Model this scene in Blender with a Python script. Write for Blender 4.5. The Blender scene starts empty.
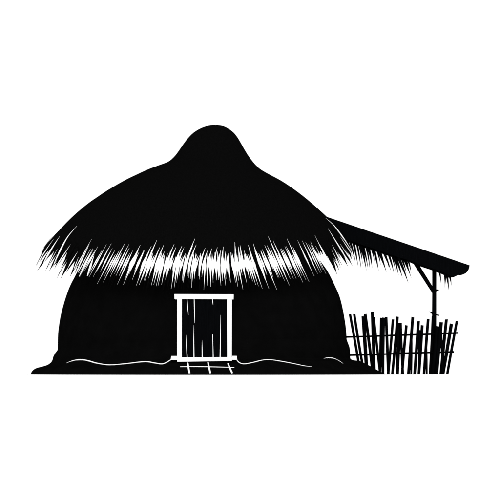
import bpy, bmesh, math, random
from mathutils import Vector
from mathutils.bvhtree import BVHTree

random.seed(11)
PI = math.pi
SC = bpy.context.scene
COL = SC.collection

# ------------------------------------------------------------------ units
# 1 m = 50 picture units; elevation plane of the hut is y = 0, ground is z = 0
CAM_D = 60.0          # camera stands 60 m in front
CAM_H = 0.15          # and low over the ground
CAM = Vector((0, -CAM_D, CAM_H))


def P(px, py, Y=0.0):
    s = (CAM_D + Y) / CAM_D
    return Vector(((px - 250) / 50 * s, Y, CAM_H + ((374 - py) / 50 - CAM_H) * s))


# ------------------------------------------------------------------ materials
def mat(name, col, var=0.0, scale=8.0, rough=1.0, stretch=(1, 1, 1), bump=0.0):
    m = bpy.data.materials.new(name)
    m.use_nodes = True
    nt = m.node_tree
    b = nt.nodes['Principled BSDF']
    b.inputs['Roughness'].default_value = rough
    b.inputs['Specular IOR Level'].default_value = 0.0
    tc = nt.nodes.new('ShaderNodeTexCoord')
    mp = nt.nodes.new('ShaderNodeMapping')
    mp.inputs['Scale'].default_value = stretch
    nz = nt.nodes.new('ShaderNodeTexNoise')
    nz.inputs['Scale'].default_value = scale
    nz.inputs['Detail'].default_value = 4
    rp = nt.nodes.new('ShaderNodeValToRGB')
    rp.color_ramp.elements[0].color = tuple(c * (1 - var) for c in col) + (1,)
    rp.color_ramp.elements[1].color = tuple(min(1, c * (1 + var)) for c in col) + (1,)
    rp.color_ramp.elements[0].position = 0.3
    rp.color_ramp.elements[1].position = 0.7
    L = nt.links.new
    L(tc.outputs['Object'], mp.inputs['Vector'])
    L(mp.outputs['Vector'], nz.inputs['Vector'])
    L(nz.outputs['Fac'], rp.inputs['Fac'])
    L(rp.outputs['Color'], b.inputs['Base Color'])
    if bump:
        bp = nt.nodes.new('ShaderNodeBump')
        bp.inputs['Strength'].default_value = bump
        bp.inputs['Distance'].default_value = 0.02
        L(nz.outputs['Fac'], bp.inputs['Height'])
        L(bp.outputs['Normal'], b.inputs['Normal'])
    return m


M_THATCH = mat('black_thatch', (0.0024, 0.0024, 0.0024), 0.15, 6, stretch=(6, 6, 1), bump=0.12)
M_MUD = mat('black_mud', (0.0024, 0.0024, 0.0024), 0.15, 4, bump=0.12)
M_WOOD = mat('black_wood', (0.0018, 0.0020, 0.0024), 0.2, 10, stretch=(4, 4, 0.5), bump=0.12)
M_PALE = mat('pale_straw', (0.93, 0.93, 0.93), 0.03, 20)
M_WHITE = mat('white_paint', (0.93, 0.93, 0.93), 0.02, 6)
M_GROUND = mat('white_ground', (0.97, 0.97, 0.97), 0.01, 0.6)


# ------------------------------------------------------------------ object helpers
def obj(name, bm, m, parent=None, smooth=True):
    bmesh.ops.recalc_face_normals(bm, faces=bm.faces[:])
    me = bpy.data.meshes.new(name)
    bm.to_mesh(me)
    bm.free()
    if smooth:
        for p in me.polygons:
            p.use_smooth = True
    me.materials.append(m)
    o = bpy.data.objects.new(name, me)
    COL.objects.link(o)
    if parent:
        o.parent = parent
        o.matrix_parent_inverse = Matrix_inv(parent)
    return o


def Matrix_inv(parent):
    from mathutils import Matrix
    return Matrix.Translation(-Vector(parent.location)) if parent.parent is None \
        else Matrix.Translation((0, 0, 0))


def thing(name, label, cat, loc=(0, 0, 0)):
    o = bpy.data.objects.new(name, None)
    COL.objects.link(o)
    o.location = loc
    o.empty_display_size = 0.3
    o['label'] = label
    o['category'] = cat
    return o


def tube(bm, pts, radii, n=8, flat=1.0, normals=None):
    """tapered tube along pts; with normals the section is an ellipse flattened along them"""
    rings = []
    k = len(pts)
    for i, p in enumerate(pts):
        a = pts[max(i - 1, 0)]
        b = pts[min(i + 1, k - 1)]
        t = (b - a).normalized()
        if normals:
            nn = normals[i]
        else:
            nn = Vector((0, -1, 0)) if abs(t.y) < 0.9 else Vector((1, 0, 0))
        side = t.cross(nn).normalized()
        up = side.cross(t).normalized()
        r = radii[i]
        ring = []
        for j in range(n):
            ang = 2 * PI * (j + 0.5) / n
            ring.append(bm.verts.new(p + side * (r * math.cos(ang)) + up * (r * flat * math.sin(ang))))
        rings.append(ring)
    for i in range(k - 1):
        for j in range(n):
            bm.faces.new((rings[i][j], rings[i][(j + 1) % n], rings[i + 1][(j + 1) % n], rings[i + 1][j]))
    bm.faces.new(rings[0][::-1])
    bm.faces.new(rings[-1])


def prism(bm, poly, y0, y1, bevel=0.0):
    """polygon given in picture units at the elevation plane, extruded from y0 to y1"""
    pts = [P(a, b) for a, b in poly]
    prism3(bm, pts, y0, y1, bevel)


def prism3(bm, pts, y0, y1, bevel=0.0):
    f = [bm.verts.new((p.x, y0, p.z)) for p in pts]
    g = [bm.verts.new((p.x, y1, p.z)) for p in pts]
    n = len(pts)
    fs = [bm.faces.new(f), bm.faces.new(g[::-1])]
    for i in range(n):
        fs.append(bm.faces.new((f[i], g[i], g[(i + 1) % n], f[(i + 1) % n])))
    if bevel:
        es = list({e for q in fs for e in q.edges})
        bmesh.ops.bevel(bm, geom=es, offset=bevel, segments=2, affect='EDGES', profile=0.5)


def slab_at(bm, poly, yf, depth, bevel=0.0):
    """same, but the size is taken on the plane y = yf where the front face stands"""
    prism3(bm, [P(a, b, yf) for a, b in poly], yf, yf + depth, bevel)


def curve(tab, v):
    """smooth interpolation through a table of (v, x)"""
    if v <= tab[0][0]:
        return tab[0][1]
    if v >= tab[-1][0]:
        return tab[-1][1]
    for i in range(len(tab) - 1):
        if tab[i][0] <= v <= tab[i + 1][0]:
            break
    def slope(a, b):
        return (tab[b][1] - tab[a][1]) / (tab[b][0] - tab[a][0])
    s = slope(i, i + 1)
    def tan(k):
        if k == 0 or k == len(tab) - 1:
            return s
        a, b = slope(k - 1, k), slope(k, k + 1)
        if a * b <= 0:
            return 0.0
        h0, h1 = tab[k][0] - tab[k - 1][0], tab[k + 1][0] - tab[k][0]
        w0, w1 = 2 * h1 + h0, h1 + 2 * h0
        return (w0 + w1) / (w0 / a + w1 / b)
    h = tab[i + 1][0] - tab[i][0]
    t = (v - tab[i][0]) / h
    m0, m1 = tan(i) * h, tan(i + 1) * h
    return ((2 * t**3 - 3 * t**2 + 1) * tab[i][1] + (t**3 - 2 * t**2 + t) * m0
            + (-2 * t**3 + 3 * t**2) * tab[i + 1][1] + (t**3 - t**2) * m1)


class Loft:
    """stack of round rings: height v -> left and right extent, optional sag of the front"""
    def __init__(self, left, right, sag=None):
        self.l, self.r, self.sag = left, right, sag

    def at(self, v, th):
        xl, xr = curve(self.l, v), curve(self.r, v)
        c, r = (xl + xr) / 2, (xr - xl) / 2
        p = P(c, v)
        s, co = math.sin(th), math.cos(th)
        z = p.z
        if self.sag and s < 0:
            z -= self.sag(v) * s * s
        return Vector((p.x + r / 50 * co, r / 50 * s, z))

    def normal(self, v, th):
        e = 0.6
        a = self.at(v + e, th) - self.at(v - e, th)
        b = self.at(v, th + 0.01) - self.at(v, th - 0.01)
        n = a.cross(b).normalized()
        p = self.at(v, th)
        if n.dot(Vector((p.x + 0.8, p.y, 0.6))) < 0:
            n.negate()
        return n

    def mesh(self, bm, vs, n, cap_top=True, cap_bottom=False, jitter=0.0):
        rings = []
        for v in vs:
            ring = []
            for j in range(n):
                p = self.at(v, 2 * PI * j / n)
                ring.append(bm.verts.new(p))
            rings.append(ring)
        for i in range(len(rings) - 1):
            for j in range(n):
                bm.faces.new((rings[i][j], rings[i][(j + 1) % n], rings[i + 1][(j + 1) % n], rings[i + 1][j]))
        if cap_top:
            bm.faces.new(rings[0])
        if cap_bottom:
            bm.faces.new(rings[-1][::-1])


def frange(a, b, s):
    n = max(1, int(round((b - a) / s)))
    return [a + (b - a) * i / n for i in range(n + 1)]


# ------------------------------------------------------------------ ground
bm = bmesh.new()
S = 1500
vs = [bm.verts.new((x, y, 0)) for x, y in ((-S, -S), (S, -S), (S, S), (-S, S))]
bm.faces.new(vs)
ground = obj('ground', bm, M_GROUND, smooth=False)
ground['kind'] = 'structure'
ground['label'] = 'plain white ground under the black hut'
ground['category'] = 'ground'

# ------------------------------------------------------------------ earth mound
mound_loft = Loft(
    [(334, 59.5), (340, 59), (346, 58.4), (350, 57.8), (353, 55.6), (356.6, 53.6), (360, 52.7), (362, 51.6),
     (364, 49.3), (365.6, 46.0), (366.8, 41.5), (368, 37.0), (370.4, 33.2), (374, 31.2), (378, 31)],
    [(334, 345.5), (340, 346.8), (344, 348.3), (348, 349.6), (352, 350), (358, 350.2), (360.2, 353), (360.6, 358),
     (362.5, 363), (366, 370), (370.5, 378), (372, 381), (374, 385), (378, 386)])
mound = thing('earth_mound', 'low black earth mound round the foot of the hut with thin white wavy highlight lines',
              'mound', (-0.86, 0, 0))
bm = bmesh.new()
mound_vs = frange(334, 358, 1.5) + frange(358.3, 374, 0.5) + [375]
mound_loft.mesh(bm, mound_vs, 200)
bm.normal_update()
mound_bvh = BVHTree.FromBMesh(bm)
obj('mound_body', bm, M_MUD, mound)

# ------------------------------------------------------------------ hut
hut = thing('thatched_hut', 'round black hut with a domed thatched roof, ragged straw eaves and a white framed door',
            'hut', (-0.96, 0, 0))
wall_loft = Loft(
    [(236, 101), (250, 92), (262, 84.2), (272, 78), (286, 70.3), (304, 64), (320, 60.2), (336, 58.3), (350, 58), (374, 58.6)],
    [(236, 301), (250, 312), (262, 321), (272, 328), (284, 334), (298, 340), (316, 344), (330, 346), (340, 346.6), (374, 346)])
bm = bmesh.new()
wall_loft.mesh(bm, frange(236, 373, 3), 180)
bm.normal_update()
wall_bvh = BVHTree.FromBMesh(bm)
obj('wall', bm, M_MUD, hut)

sag = lambda v: 0.50 * (max(0, v - 165) / 110) ** 1.5
roof_loft = Loft(
    [(125.2, 214.9), (125.4, 211.5), (125.9, 208), (126.8, 204.7), (128.2, 201.0), (130.2, 197.2), (133.1, 193), (138, 188.1),
     (143, 184.2), (149, 180), (154, 176.5), (158, 173), (161.7, 168.6), (163.4, 165), (165, 160.5), (167.2, 154.6),
     (168.2, 151.6), (171.4, 144), (175.2, 136), (179, 128), (182.6, 121.3), (186.8, 114), (191.6, 106), (197, 98), (202, 90.7),
     (207.2, 84), (214, 76), (221.6, 68), (229.8, 60.2), (236.3, 54), (246.4, 46), (259.6, 38), (266, 34.8), (276, 30), (292, 23)],
    [(125.2, 215.1), (125.4, 218.5), (125.9, 222.0), (126.8, 225), (128.5, 228.2), (130.7, 231.4), (133.8, 234.8), (138, 237.9),
     (144.1, 241.5), (149, 244.3), (155.1, 248), (160, 251.5), (163.9, 254.7), (166.8, 257.5), (169.4, 260.6), (172, 264.7),
     (174.9, 270), (181, 281.3), (189, 293.4), (197, 304), (204, 312.4), (211, 320.3), (217.4, 327.2), (225, 334), (236, 342),
     (250, 349.3), (264, 353.8), (276, 356.5), (292, 359)], sag)

bm = bmesh.new()
roof_loft.mesh(bm, [125.21, 125.3, 125.45, 125.7, 126, 126.4, 126.9, 127.5] + frange(128.2, 248, 1.5), 256)
roof = obj('roof', bm, M_THATCH, hut)
roof['label'] = 'black domed thatch with a rounded cap'

# the sheet on which the loose straws of the eave lie (construction only, never linked)
vb = bmesh.new()
roof_loft.mesh(vb, frange(150, 291, 1.5), 360, cap_top=False)
vb.normal_update()
eave_bvh = BVHTree.FromBMesh(vb)
vb.free()


def on_eave(px, py, inward=0.4):
    for k in range(30):
        target = P(px, py)
        hit = eave_bvh.ray_cast(CAM, (target - CAM).normalized())
        if hit[0] is not None and hit[0].y < 0.6:
            n = hit[1]
            if n.dot(CAM - hit[0]) < 0:
                n = -n
            return hit[0], n
        px += inward if px < 205 else -inward
    return None


def eave_straw(bm, path, width, prof, off, flat=0.5):
    pts, rad, nor = [], [], []
    for (x, y), w in zip(path, prof):
        h = on_eave(x, y)
        if h is None:
            continue
        p, n = h
        pts.append(p + n * off)
        nor.append(n)
        rad.append(max(0.0012, width * w / 2 / 50))
    if len(pts) > 2:
        tube(bm, pts, rad, 6, flat, nor)


def lerp_tab(tab, x):
    if x <= tab[0][0]:
        return tab[0][1]
    for (a, b), (c, d) in zip(tab, tab[1:]):
        if x <= c:
            return b + (d - b) * (x - a) / (c - a)
    return tab[-1][1]


LEAN_UP = [(40, -.75), (90, -.55), (130, -.52), (157, -.45), (190, -.46), (205, -.40), (217, -.28), (228, -.02), (236, .06),
           (248, .28), (268, .46), (300, .47), (326, .52), (345, .66)]
LEAN_LO = [(40, -.75), (90, -.55), (120, -.45), (140, -.36), (160, -.20), (185, -.08), (205, -.04), (220, .10), (240, .18), (255, .30),
           (276, .42), (300, .46), (326, .48), (345, .60)]

# --- pale straws seen from the front: upper ends and lower ends of the single stems
UP = [(93.2, 240.8), (94.4, 250), (99.2, 248), (107, 245), (111.8, 244.4), (113, 249.2), (116, 254.6), (125.6, 243.2),
      (129.2, 245), (129.8, 249), (130.2, 254), (139.8, 247.4), (140.8, 245.6), (137, 255.8), (145, 251), (151.6, 246.8),
      (157, 240.8), (152, 255), (154.6, 255.8), (160, 248), (164.2, 245.6), (164.8, 252), (174.4, 245), (176.2, 248),
      (182.2, 246.2), (184.2, 248), (185.8, 254), (195, 239.6), (196.2, 245.6), (196.8, 255.2), (205.2, 248.6),
      (207.6, 251), (211.8, 249.2), (217.2, 248), (223.2, 247.4), (228, 254), (234.6, 242.6), (238, 247.4),
      (239.8, 246.2), (243.8, 254), (248, 245.6), (252.8, 244.4), (261.8, 249.8), (264.2, 245.6), (266.6, 246.2),
      (267.8, 237.2), (272.6, 241.4), (280.4, 248.6), (286.2, 239), (284.2, 247.2), (291.4, 254.4), (296.8, 241.2),
      (301.6, 241.2), (307.6, 244.8), (310, 244.8), (313, 237), (318.4, 247), (193, 246), (191, 250), (220.5, 251), (225.5, 252),
      (256, 252), (275, 247)]
LO = [(80.6, 276.8), (88.4, 276.2), (93.8, 277.4), (97.8, 284.6), (104, 282.8), (110.6, 277.4), (117.8, 284.6),
      (123.8, 285.2), (132.6, 280.4), (136.5, 286.4), (139.6, 285.2), (144.2, 281), (151.6, 285.8), (154, 285),
      (156.4, 286.4), (158.4, 285.8), (161.8, 285.2), (165.6, 279.8), (171.4, 288.8), (174.4, 287.6), (176.8, 282.8),
      (183.5, 282.8), (188.8, 278), (191.6, 288.2), (194.4, 279), (199.2, 279.8), (203.8, 290), (207, 285.8),
      (210.6, 287), (213, 282.8), (216.6, 280.4), (220.8, 285.8), (225.4, 285.8), (230.4, 282.8), (235.3, 282.8),
      (237.5, 287), (242.6, 289.8), (246.2, 282.8), (252.2, 281.6), (255.2, 285.2), (258, 286.5), (261.8, 288.8),
      (264.8, 278), (268.4, 288.8), (272, 280), (276.2, 290), (278.6, 278), (284, 281), (288.6, 285.6), (292.6, 279),
      (295.6, 279), (302.2, 282.6), (305, 280), (308.2, 282), (313.6, 276.6), (319.6, 273.6), (325, 274.2)]
DENS = [(80, 1.25), (92, 1.35), (106, 1.6), (116, 1.9), (128, 2.1), (140, 2.5), (160, 2.9), (200, 3.2), (225, 3.2), (250, 3.0), (275, 2.6),
        (290, 2.1), (305, 1.75), (325, 1.35)]
CORE = [(80, 261), (120, 263.5), (160, 265), (210, 266), (260, 265), (300, 260.5), (330, 254)]   # where the stems are thickest
bm = bmesh.new()
TS = [i / 15 for i in range(16)]


def spindle(t, peak, lo=0.06):
    if t < peak:
        return max(lo, (t / peak) ** 1.05)
    return max(lo, ((1 - t) / (1 - peak)) ** 1.5)


def stem(x0, y0, lean0, x_lean1, length, width, peak, off):
    """from the upper end downwards"""
    path = []
    x, y = x0, y0
    for i, t in enumerate(TS):
        path.append((x, y))
        ln = lean0 + (x_lean1 - lean0) * t
        y += length / 15
        x += ln * length / 15
    eave_straw(bm, path, width, [spindle(t, peak) for t in TS], off)


for x, y in UP:
    core = lerp_tab(CORE, x)
    ln0 = lerp_tab(LEAN_UP, x)
    length = max(22, core - y + 11 + random.uniform(-2, 5))
    x2 = x + ln0 * (core - y)
    stem(x, y, ln0, lerp_tab(LEAN_LO, x2), length, lerp_tab(DENS, x2) * random.uniform(.9, 1.1),
         min(.85, max(.35, (core - y) / length)), (.018 if 100 < x < 312 else .045) + random.uniform(0, .012))
for x, y in LO:
    core = lerp_tab(CORE, x)
    # walk the lower stem upwards from its tip
    length = max(18, y - core + 11 + random.uniform(-3, 3))
    lnl = lerp_tab(LEAN_LO, x)
    x2 = x - lnl * length
    stem(x2, y - length, lnl, lnl, length, lerp_tab(DENS, x2) * random.uniform(.8, 1.0),
         min(.7, max(.2, 1 - (y - core) / length)), 0.018 + random.uniform(0, .012))
for i in range(38):                                   # short stems that fill the band
    x = 128 + 170 * (i + random.random()) / 38
    core = lerp_tab(CORE, x) - .5
    half = random.uniform(6, 11)
    ln0, ln1 = lerp_tab(LEAN_UP, x), lerp_tab(LEAN_LO, x)
    stem(x - ln0 * half * .9, core - half, ln0, ln1, half * 2, random.uniform(1.5, 2.3), .5, .016)
# single stems at the two ends of the eave, curved
ENDS = [((78.6, 227.4), (69.5, 238), (62, 251.5), (55.5, 265.5), 1.8, .7),
        ((55.2, 240.6), (49.8, 248.4), (44.2, 257), (38.8, 266), 1.3, .8),
        ((61.2, 238), (55.6, 246.6), (50.2, 255.5), (45.5, 264), 2.1, .7), ((59, 250.5), (56, 256), (53, 261.5), (50.2, 267), .9, .7),
        ((72, 246), (66.8, 253.8), (61.4, 262), (56.4, 270), 1.5, .7), ((64, 261), (61.8, 264.2), (59.6, 267.4), (57.4, 270.6), .8, .7),
        ((68.3, 260.6), (65.6, 265), (62.9, 269.5), (60.4, 274), 1.1, .7), ((79, 253), (76, 258), (73, 263), (70.2, 268), 1.3, .8),
        ((80, 258.2), (78.5, 262.2), (77, 266.2), (75.4, 270.2), .9, .7), ((90.6, 245.4), (86.4, 254.6), (82, 263.8), (77.8, 273), 1.4, .6),
        ((92, 250), (87.5, 258.5), (83.5, 266), (79.5, 273.5), .9, .6), ((94.2, 251), (89.6, 259.8), (85, 268.6), (80.6, 277.4), 1.5, .6),
        ((95.5, 256), (93.2, 263), (91, 270), (88.6, 277), 1.9, .5),
        ((324, 219.6), (332.2, 227), (341.2, 239), (349.2, 251), 1.3, .6), ((338.6, 238.2), (342.8, 244.5), (347, 251), (351.2, 257.5), 1.3, .8),
        ((338.6, 245.4), (342, 250.6), (345.5, 255.8), (349, 261), 1.3, .8), ((326.4, 230), (332.5, 240), (339.5, 251.4), (346.4, 263.4), 1.5, .7),
        ((330.6, 246.2), (333.7, 252.4), (336.8, 258.7), (340, 265), 1.3, .7), ((329.5, 250.5), (333, 257), (336, 263), (339, 269), .8, .7),
        ((331.8, 259.4), (333.9, 262.2), (336, 265.2), (338, 268.2), 1.2, .8), ((318.5, 246), (322, 253), (326, 261), (330, 269), 1.6, .7),
        ((314, 247), (318, 255), (322, 262), (326, 270), .9, .5)]
for a, b, c, d, w, pk in ENDS:
    path = []
    for t in TS:
        u = 1 - t
        # Catmull through the four given points, piecewise
        q = t * 3
        i = min(2, int(q))
        f = q - i
        pp = (a, b, c, d)
        p0 = pp[max(i - 1, 0)]; p1 = pp[i]; p2 = pp[i + 1]; p3 = pp[min(i + 2, 3)]
        pt = []
        for k in (0, 1):
            pt.append(0.5 * (2 * p1[k] + (p2[k] - p0[k]) * f + (2 * p0[k] - 5 * p1[k] + 4 * p2[k] - p3[k]) * f * f
                             + (3 * p1[k] - p0[k] - 3 * p2[k] + p3[k]) * f**3))
        path.append(tuple(pt))
    eave_straw(bm, path, w * 1.05, [max(.1, min(1, t / pk) * min(1, (1 - t) * 2.2 + .25)) for t in TS], 0.045, 1.0)
# the same straw goes on round the back of the eave
for i in range(150):
    th = PI * (-.02 + 1.04 * (i + random.random()) / 150)
    v0 = random.uniform(236, 246)
    L_ = random.uniform(20, 32)
    d = random.uniform(-.05, .05)
    pts, nor, rad = [], [], []
    wd = random.uniform(1.6, 3) / 100
    for t in TS[::2] + [1.0]:
        v = v0 + L_ * .55 * t
        n = roof_loft.normal(v, th + d * t)
        pts.append(roof_loft.at(v, th + d * t) + n * .02)
        nor.append(n)
        rad.append(max(.0012, wd * spindle(t, .5)))
    tube(bm, pts, rad, 6, .5, nor)
pale = obj('pale_straw', bm, M_PALE, roof)
pale['label'] = 'band of loose white straw stems along the eave'

# --- black straw ends of the eave
bm = bmesh.new()
WEDGES = [(53, 240, 35.2, 265.6, 2.6), (62, 237, 36.8, 270.5, 3.4), (63, 242, 45, 270.2, 2.7), (64, 246, 48.6, 271.2, 2.7), (66, 248, 54, 268.5, 3),
          (68, 248, 52, 267, 2), (74, 246, 56.6, 277.8, 2.5), (78, 248, 60.4, 278.2, 3.7), (82, 248, 66, 272, 2.8), (86, 248, 69.6, 276.4, 3.5),
          (88, 250, 74.5, 272.5, 2.6), (92, 250, 78, 276, 2.8), (56, 237, 39, 262, 2.0), (70, 244, 58, 264, 3), (76, 244, 64, 266, 3), (84, 246, 73, 266, 3),
          (338, 236, 354.3, 260.4, 2.7), (335, 237, 352.9, 265.6, 3.1), (332, 238, 348.3, 266, 3.5), (329, 240, 342.4, 265, 2.7),
          (328, 242, 341.5, 268, 2.5), (327, 244, 339.9, 271, 2.5), (325, 246, 337.5, 274.2, 3.8), (334, 240, 345, 258, 2.6), (322, 246, 328, 258, 3)]
for x0, y0, x1, y1, w in WEDGES:
    bow = (y1 - y0) * .03 * (1 if x0 > 200 else -1)
    path = [(x0 + (x1 - x0) * t + bow * math.sin(PI * t), y0 + (y1 - y0) * t) for t in TS]
    eave_straw(bm, path, w * 1.25, [max(.05, min(1, (1 - t) * 1.9)) for t in TS], -0.012, 1.0)


def rim_straw(th, v0, v1, d, w, flat=.5, sharp=1.5):
    pts, nor, rad = [], [], []
    for t in (0, .25, .5, .75, 1.0):
        v = v0 + (v1 - v0) * t
        n = roof_loft.normal(v, th + d * t)
        pts.append(roof_loft.at(v, th + d * t) + n * (.004 - w * flat * (1 if t < .3 else .5)))
        nor.append(n)
        rad.append(max(.0012, w * min(1, (1 - t) * sharp)))
    tube(bm, pts, rad, 5, flat, nor)


for i in range(330):                                   # front, between the two ends
    f = (i + random.random()) / 330
    th = PI * (1.265 + 0.475 * f)
    rim_straw(th, 244, random.uniform(258, 275), (f - .5) * .10 + random.uniform(-.02, .02), random.uniform(.010, .022))
for x0, x1, n, side in ((37, 92, 30, -1), (352, 318, 19, 1)):      # the two ends, seen against the sky
    for i in range(n):
        x = x0 + (x1 - x0) * (i + random.uniform(.2, .8)) / n
        cx, rr = (195.0, 158.5) if side < 0 else (194.5, 159.0)
        a = math.acos(max(-1, min(1, (x - cx) / rr)))
        th = -a if side > 0 else 2 * PI - a
        rim_straw(th, 240, random.uniform(250, 256), random.uniform(-.015, .015),
                  random.uniform(.024, .034), 1.0, 1.9)
for i in range(330):                                   # back, trimmed shorter
    th = PI * (-.07 + 1.14 * (i + random.random()) / 330)
    rim_straw(th, 244, random.uniform(248.5, 250.5), random.uniform(-.03, .03), random.uniform(.012, .026))
fr = obj('straw_fringe', bm, M_THATCH, roof)
fr['label'] = 'ragged black straw ends hanging from the eave'

# ------------------------------------------------------------------ door and its white frame
YF = -3.13
frame = thing_frame = None
bm = bmesh.new()
slab_at(bm, [(174.4, 294.0), (233.6, 294.2), (233.5, 299.2), (174.5, 299.0)], YF - .02, .30, .006)
lintel_bm = bm
bm = bmesh.new()
slab_at(bm, [(181.9, 299), (227.1, 299), (227.1, 357.4), (181.9, 357.4)], YF + .035, .25)
door = obj('door', bm, M_WOOD, hut, smooth=False)
door['label'] = 'black plank door with thin white gaps between the boards'
# thin pale slivers between the boards, each tapered to a point
bm = bmesh.new()
SL = [((187.0, 298.9, 1.5), (187.7, 308, 1.3), (188.4, 315, .3)), ((194.2, 298.9, 1.6), (194.4, 311, 1.3), (194.7, 323, .3)),
      ((212.6, 298.9, 1.6), (212.8, 302, 1.4), (213.1, 305, .4)), ((220.7, 315, .3), (220.5, 337, 1.3), (220.1, 357.5, 1.9)),
      ((186.0, 335, .3), (186.4, 346, 1.1), (187.2, 357.5, 1.9)), ((193.9, 325, .3), (193.8, 340, 1.4), (194.0, 357.5, 1.9)),
      ((202.0, 340, .3), (202.1, 348, 1.4), (202.2, 357.5, 1.8)), ((212.6, 334.5, 1.0), (212.7, 338, .9), (213.0, 347, 1.2), (213.2, 357.5, 1.8))]
for s in SL:
    left = [(x - w * .23, y) for x, y, w in s]
    right = [(x + w * .23, y) for x, y, w in s][::-1]
    slab_at(bm, left + right, YF + .027, .02)
obj('board_gap', bm, M_WHITE, door, smooth=False)
frame = obj('door_frame', lintel_bm, M_WHITE, hut, smooth=False)
frame['label'] = 'white door frame with an overhanging lintel'
for poly in ([(177.1, 299.05), (181.9, 299.05), (181.8, 357.3), (177.0, 357.3)],
             [(227.0, 299.25), (231.8, 299.25), (231.7, 357.3), (227.2, 357.3)]):
    bm = bmesh.new()
    slab_at(bm, poly, YF, .30, .004)
    obj('jamb', bm, M_WHITE, frame, smooth=False)
bm = bmesh.new()
slab_at(bm, [(177.0, 357.4), (232.0, 357.1), (231.9, 360.9), (177.2, 361.9)], YF - .015, .3, .004)
slab_at(bm, [(171.2, 356.0), (176.95, 356.0), (176.95, 360.1), (170.6, 360.1)], YF - .005, .3, .004)
slab_at(bm, [(232.05, 355.9), (236.8, 355.9), (237.2, 359.9), (232.05, 359.9)], YF - .005, .3, .004)
obj('threshold', bm, M_WHITE, frame, smooth=False)


# ------------------------------------------------------------------ white lines lying on the mound
def on_base(px, py):
    d = (P(px, py) - CAM).normalized()
    best = None
    for b in (mound_bvh, wall_bvh):
        h = b.ray_cast(CAM, d)
        if h[0] is not None and (best is None or h[3] < best[3]):
            best = h
    if best is None:
        return None
    n = best[1]
    if n.dot(-d) < 0:
        n = -n
    return best[0], n


def cat(pts, sub=6):
    out = []
    for i in range(len(pts) - 1):
        p0 = pts[max(i - 1, 0)]; p1 = pts[i]; p2 = pts[i + 1]; p3 = pts[min(i + 2, len(pts) - 1)]
        for s in range(sub):
            f = s / sub
            out.append(tuple(0.5 * (2 * p1[k] + (p2[k] - p0[k]) * f + (2 * p0[k] - 5 * p1[k] + 4 * p2[k] - p3[k]) * f * f
                                    + (3 * p1[k] - p0[k] - 3 * p2[k] + p3[k]) * f**3) for k in range(len(p1))))
    out.append(pts[-1])
    return out


def base_line(bm, pts, off=.006, flat=.7):
    P3, N3, R3 = [], [], []
    for x, y, w in cat(pts):
        h = on_base(x, min(y, 373.8))
        if h:
            P3.append(h[0] + h[1] * off)
            N3.append(h[1])
            R3.append(w * (.86 if off > .01 else .92) / 100)
    tube(bm, P3, R3, 8, flat, N3)


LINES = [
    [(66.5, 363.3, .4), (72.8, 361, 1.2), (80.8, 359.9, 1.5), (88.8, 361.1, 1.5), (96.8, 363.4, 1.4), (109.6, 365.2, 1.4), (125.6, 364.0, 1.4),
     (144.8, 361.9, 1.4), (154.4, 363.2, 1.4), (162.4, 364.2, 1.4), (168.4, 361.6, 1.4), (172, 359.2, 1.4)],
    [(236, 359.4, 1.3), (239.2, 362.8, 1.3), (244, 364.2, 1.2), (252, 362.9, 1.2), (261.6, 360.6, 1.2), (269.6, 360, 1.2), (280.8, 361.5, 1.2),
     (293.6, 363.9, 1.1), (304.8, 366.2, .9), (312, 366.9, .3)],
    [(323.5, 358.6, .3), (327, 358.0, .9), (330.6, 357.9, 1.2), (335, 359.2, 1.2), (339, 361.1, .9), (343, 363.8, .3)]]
for ln in LINES:  # white ridges model the drawn highlight along the mound's edge
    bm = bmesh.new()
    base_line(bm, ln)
    obj('edge_highlight', bm, M_WHITE, mound)

step = thing('stick_step', 'small grid of thin white sticks laid on the mound before the door', 'doorstep', tuple(P(207, 372, -3.3)))
bm = bmesh.new()
base_line(bm, [(180, 367.4, 1.1), (198, 367.3, 1.3), (216, 367.6, 1.3), (234.2, 368.1, 1.1)], .012)
obj('cross_stick', bm, M_WHITE, step)
for ln in ([(187.8, 363.8, 1.6), (188.4, 368, 1.9), (189.6, 374.2, 1.9)], [(208.0, 363.2, 1.6), (208.9, 368, 1.9), (210.4, 374.2, 1.9)],
           [(227.9, 364.4, 1.6), (229.6, 368.5, 1.9), (232.2, 374.2, 2.0)]):
    bm = bmesh.new()
    base_line(bm, ln, .018)
    obj('stick', bm, M_WHITE, step)

# ------------------------------------------------------------------ lean-to
lean = thing('lean_to', 'black lean-to shelter with a sloping straw roof on one braced post beside the hut', 'shelter', tuple(P(434, 374, .14)))
top = [(318, 213.8), (329, 217.5), (400, 241.6), (440, 255.2), (469.6, 265.3)]
low = [(469.3, 267.6), (468.6, 269.6), (467.2, 271.8), (465.4, 273.4), (463, 274.1), (461, 273.7), (459.8, 273.5), (458.3, 274.9), (456, 276.1),
       (453.4, 276.2), (450.5, 275.5), (444, 273.5), (437.6, 271), (432, 269), (417.6, 264.3), (412, 261.8), (400, 258.6), (391, 255.5),
       (382, 252.4), (371.5, 248.8), (365, 246.8), (355, 243.2), (345, 240), (318, 231)]
bm = bmesh.new()
slab_at(bm, top + [(a, b - (.9 if a < 445 else 0)) for a, b in low], -.45, .85)
lroof = obj('roof', bm, M_WOOD, lean, smooth=False)
bm = bmesh.new()
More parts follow.
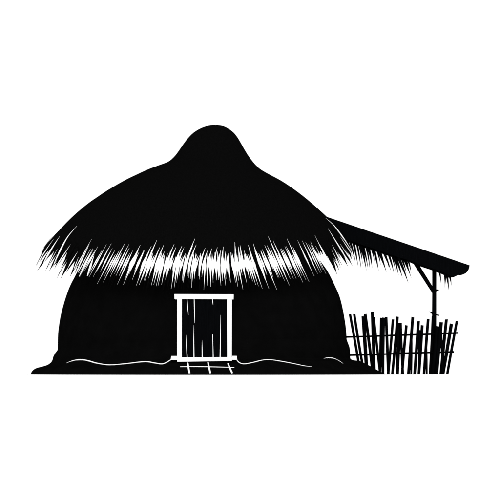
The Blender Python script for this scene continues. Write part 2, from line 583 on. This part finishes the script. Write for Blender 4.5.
# base x, base y, tip x, tip y, width
FR = [(350, 241, 355.5, 262.5, 2.0), (353, 241, 358, 266, 2.2), (356.5, 242, 361.2, 269.3, 1.8), (359, 244, 362.6, 264, 1.6),
      (361, 245, 366.4, 270.4, 2.4), (363.3, 246, 368.2, 269.6, 1.8), (366.5, 247, 370, 269.8, 1.6), (368.6, 247.5, 372.2, 268.2, 2.2),
      (373.6, 249, 378.6, 270.8, 2.3), (371.5, 249, 374.6, 262, 1.3), (378.8, 251, 386.4, 272.2, 2.4), (377, 250, 380.6, 265, 1.6),
      (384, 253, 391, 271, 2.0), (385.2, 254, 388.6, 267, 1.5), (388.9, 255, 394, 273.4, 1.9), (391.8, 256, 395.4, 270.5, 1.3), (393.6, 256, 398.6, 275.6, 2.0),
      (395.5, 257, 402.5, 278, 2.4), (398.5, 257.5, 408.4, 283.2, 2.5), (401.5, 258, 406.4, 273, 1.8), (404, 259, 411.3, 278, 1.9), (408, 260, 411.2, 273, 1.5),
      (347, 240, 352.5, 256, 1.8), (380, 251, 384.5, 266.5, 1.5), (366, 247, 369, 262, 1.6), (406.3, 260, 408.6, 270, 1.2),
      (439.0, 270, 441, 283.6, 1.6), (444.8, 272, 444.8, 287.6, 2.0), (446.3, 273, 448.8, 290.4, 2.0), (449, 274, 451.4, 285.4, 1.8), (447.8, 273, 447.6, 281, 1.8)]
for i, (x0, y0, x1, y1, w) in enumerate(FR):
    if x0 == 439.0:                             # the short tuft beyond the post
        f2 = obj('straw_fringe', bm, M_WOOD, lroof)
        f2['label'] = 'thin black straw ends hanging under the sloping roof'
        bm = bmesh.new()
    Y = -.42 + .05 * (i % 3)
    pts, rad = [], []
    for t in (0, .2, .4, .6, .8, 1):
        bow = .35 * math.sin(PI * t)
        pts.append(P(x0 + (x1 - x0) * t + bow, y0 + (y1 - y0) * t, Y))
        rad.append(max(.0015, w * 1.25 / 100 * min(1, (1 - t) * 1.4)))
    tube(bm, pts, rad, 6)
f2 = obj('straw_fringe', bm, M_WOOD, lroof)
f2['label'] = 'short tuft of black straw ends beyond the post'
bm = bmesh.new()
tube(bm, [P(x, y, .14) for x, y in ((434.3, 266), (434.3, 290), (434.2, 315), (434.0, 345), (433.8, 374.5))], [.044, .043, .045, .048, .05], 10)
post = obj('post', bm, M_WOOD, lean)
bm = bmesh.new()
tube(bm, [P(429.4, 311.6, .08), P(433, 313.9, .08), P(439.4, 315.4, .08)], [.010, .018, .014], 6)
obj('twig', bm, M_WOOD, post)
bm = bmesh.new()
tube(bm, [P(435, 290.8, .14), P(437.4, 290.2, .14), P(438.8, 290.3, .14)], [.025, .018, .012], 7)
obj('knot', bm, M_WOOD, post)
bm = bmesh.new()
tube(bm, [P(412, 257.6, .14), P(423, 275, .14), P(434.2, 292.6, .14)], [.046, .044, .040], 8)
obj('brace', bm, M_WOOD, lean)

# ------------------------------------------------------------------ fence
fence = thing('stick_fence', 'black fence of uneven leaning sticks on two rails under the lean-to', 'fence', tuple(P(403, 374)))
ST = [  # top x, top y, bottom x (at the ground), width
    (350.0, 314.2, 360.6, 2.5), (354.2, 314.0, 364.2, 2.5), (362.6, 316.0, 366.3, 2.2), (365.2, 314.0, 373.0, 2.8), (363.8, 316.4, 367.5, 2.3), (372.3, 311.9, 374.4, 2.9),
    (373.6, 317.0, 380.2, 2.4), (381.3, 317.8, 379.8, 2.7), (383.7, 317.6, 382.9, 2.8), (386.1, 317.0, 388.4, 2.7),
    (393.0, 319.3, 388.2, 2.5), (397.5, 316.6, 392.3, 2.6), (398.6, 323.0, 396.8, 2.5), (400.4, 322.9, 397.4, 2.9), (400.6, 323.6, 402.9, 2.4),
    (406.4, 325.3, 402.0, 2.6), (412.8, 317.1, 408.4, 2.8), (411.4, 330.0, 411.2, 2.0), (418.5, 321.1, 414.6, 2.8), (422.2, 325.2, 418.8, 2.8),
    (419.5, 330.0, 419.2, 2.2), (428.2, 318.9, 424.0, 2.7), (426.0, 338.0, 426.8, 1.8), (433.2, 316.0, 430.2, 3.0), (437.5, 326.2, 432.6, 3.2),
    (436.2, 328.0, 436.8, 2.4), (441.2, 322.2, 436.4, 3.4), (446.4, 319.3, 440.8, 2.9), (441.0, 330.0, 443.0, 2.2), (451.4, 323.8, 442.8, 3.2),
    (456.9, 321.0, 447.2, 2.5)]
for i, (x0, y0, x1, w) in enumerate(ST):
    Y = (-.045, .045)[i % 2] + random.uniform(-.012, .012)
    b = random.uniform(-.25, .25)
    pts = [P(x0 + (x1 - x0) * t + b * math.sin(PI * t), y0 + (374.4 - y0) * t, Y) for t in (0, .3, .6, 1)]
    r = w * 1.14 / 100
    bm = bmesh.new()
    tube(bm, pts, [r * .98, r, r * 1.0, r * .97], 8)
    bm.verts.ensure_lookup_table()
    tilt = random.uniform(-.25, .25)
    for v in bm.verts[:8]:                      # cut end, a little askew
        v.co.z += tilt * (v.co.x - pts[0].x)
    obj('stake', bm, M_WOOD, fence)
for pts, r in (([(345.5, 337.0), (368, 336.4), (400, 335.1), (430, 334.2), (458.4, 332.9)], .019),
               ([(349, 355.2), (375, 354.6), (400, 353.4), (430, 352.5), (454.0, 352.0)], .019)):
    bm = bmesh.new()
    tube(bm, [P(x, y, 0) for x, y in pts], [r * 1.0, r * .95, r * 1.05, r, r * 1.1], 8)
    obj('rail', bm, M_WOOD, fence)

# ------------------------------------------------------------------ light: even white studio surroundings and an added front fill lamp that lifts the whites
w = bpy.data.worlds.new('World')
SC.world = w
w.use_nodes = True
bg = w.node_tree.nodes['Background']
bg.inputs['Color'].default_value = (1, 1, 1, 1)
bg.inputs['Strength'].default_value = 1.1
ld = bpy.data.lights.new('front_fill', 'AREA')  # added fill out of view, brightens the white parts and ground
ld.shape = 'SQUARE'
ld.size = 12
ld.energy = 5000
lo = bpy.data.objects.new('front_fill', ld)
COL.objects.link(lo)
lo.location = (-1, -32, 24)
lo.rotation_euler = (Vector((0, 0, 1.5)) - lo.location).to_track_quat('-Z', 'Y').to_euler()

# ------------------------------------------------------------------ camera
cd = bpy.data.cameras.new('camera')
cam = bpy.data.objects.new('camera', cd)
COL.objects.link(cam)
cam.location = CAM
cam.rotation_euler = (PI / 2, 0, 0)
cd.sensor_width = 36
cd.lens = 36 * CAM_D / 10.0
cd.shift_y = ((374 - 250) / 50 - CAM_H) / 10.0
cd.clip_end = 5000
SC.camera = cam

vs_ = SC.view_settings
vs_.view_transform = 'Standard'
vs_.look = 'None'
vs_.exposure = 0
vs_.gamma = 1
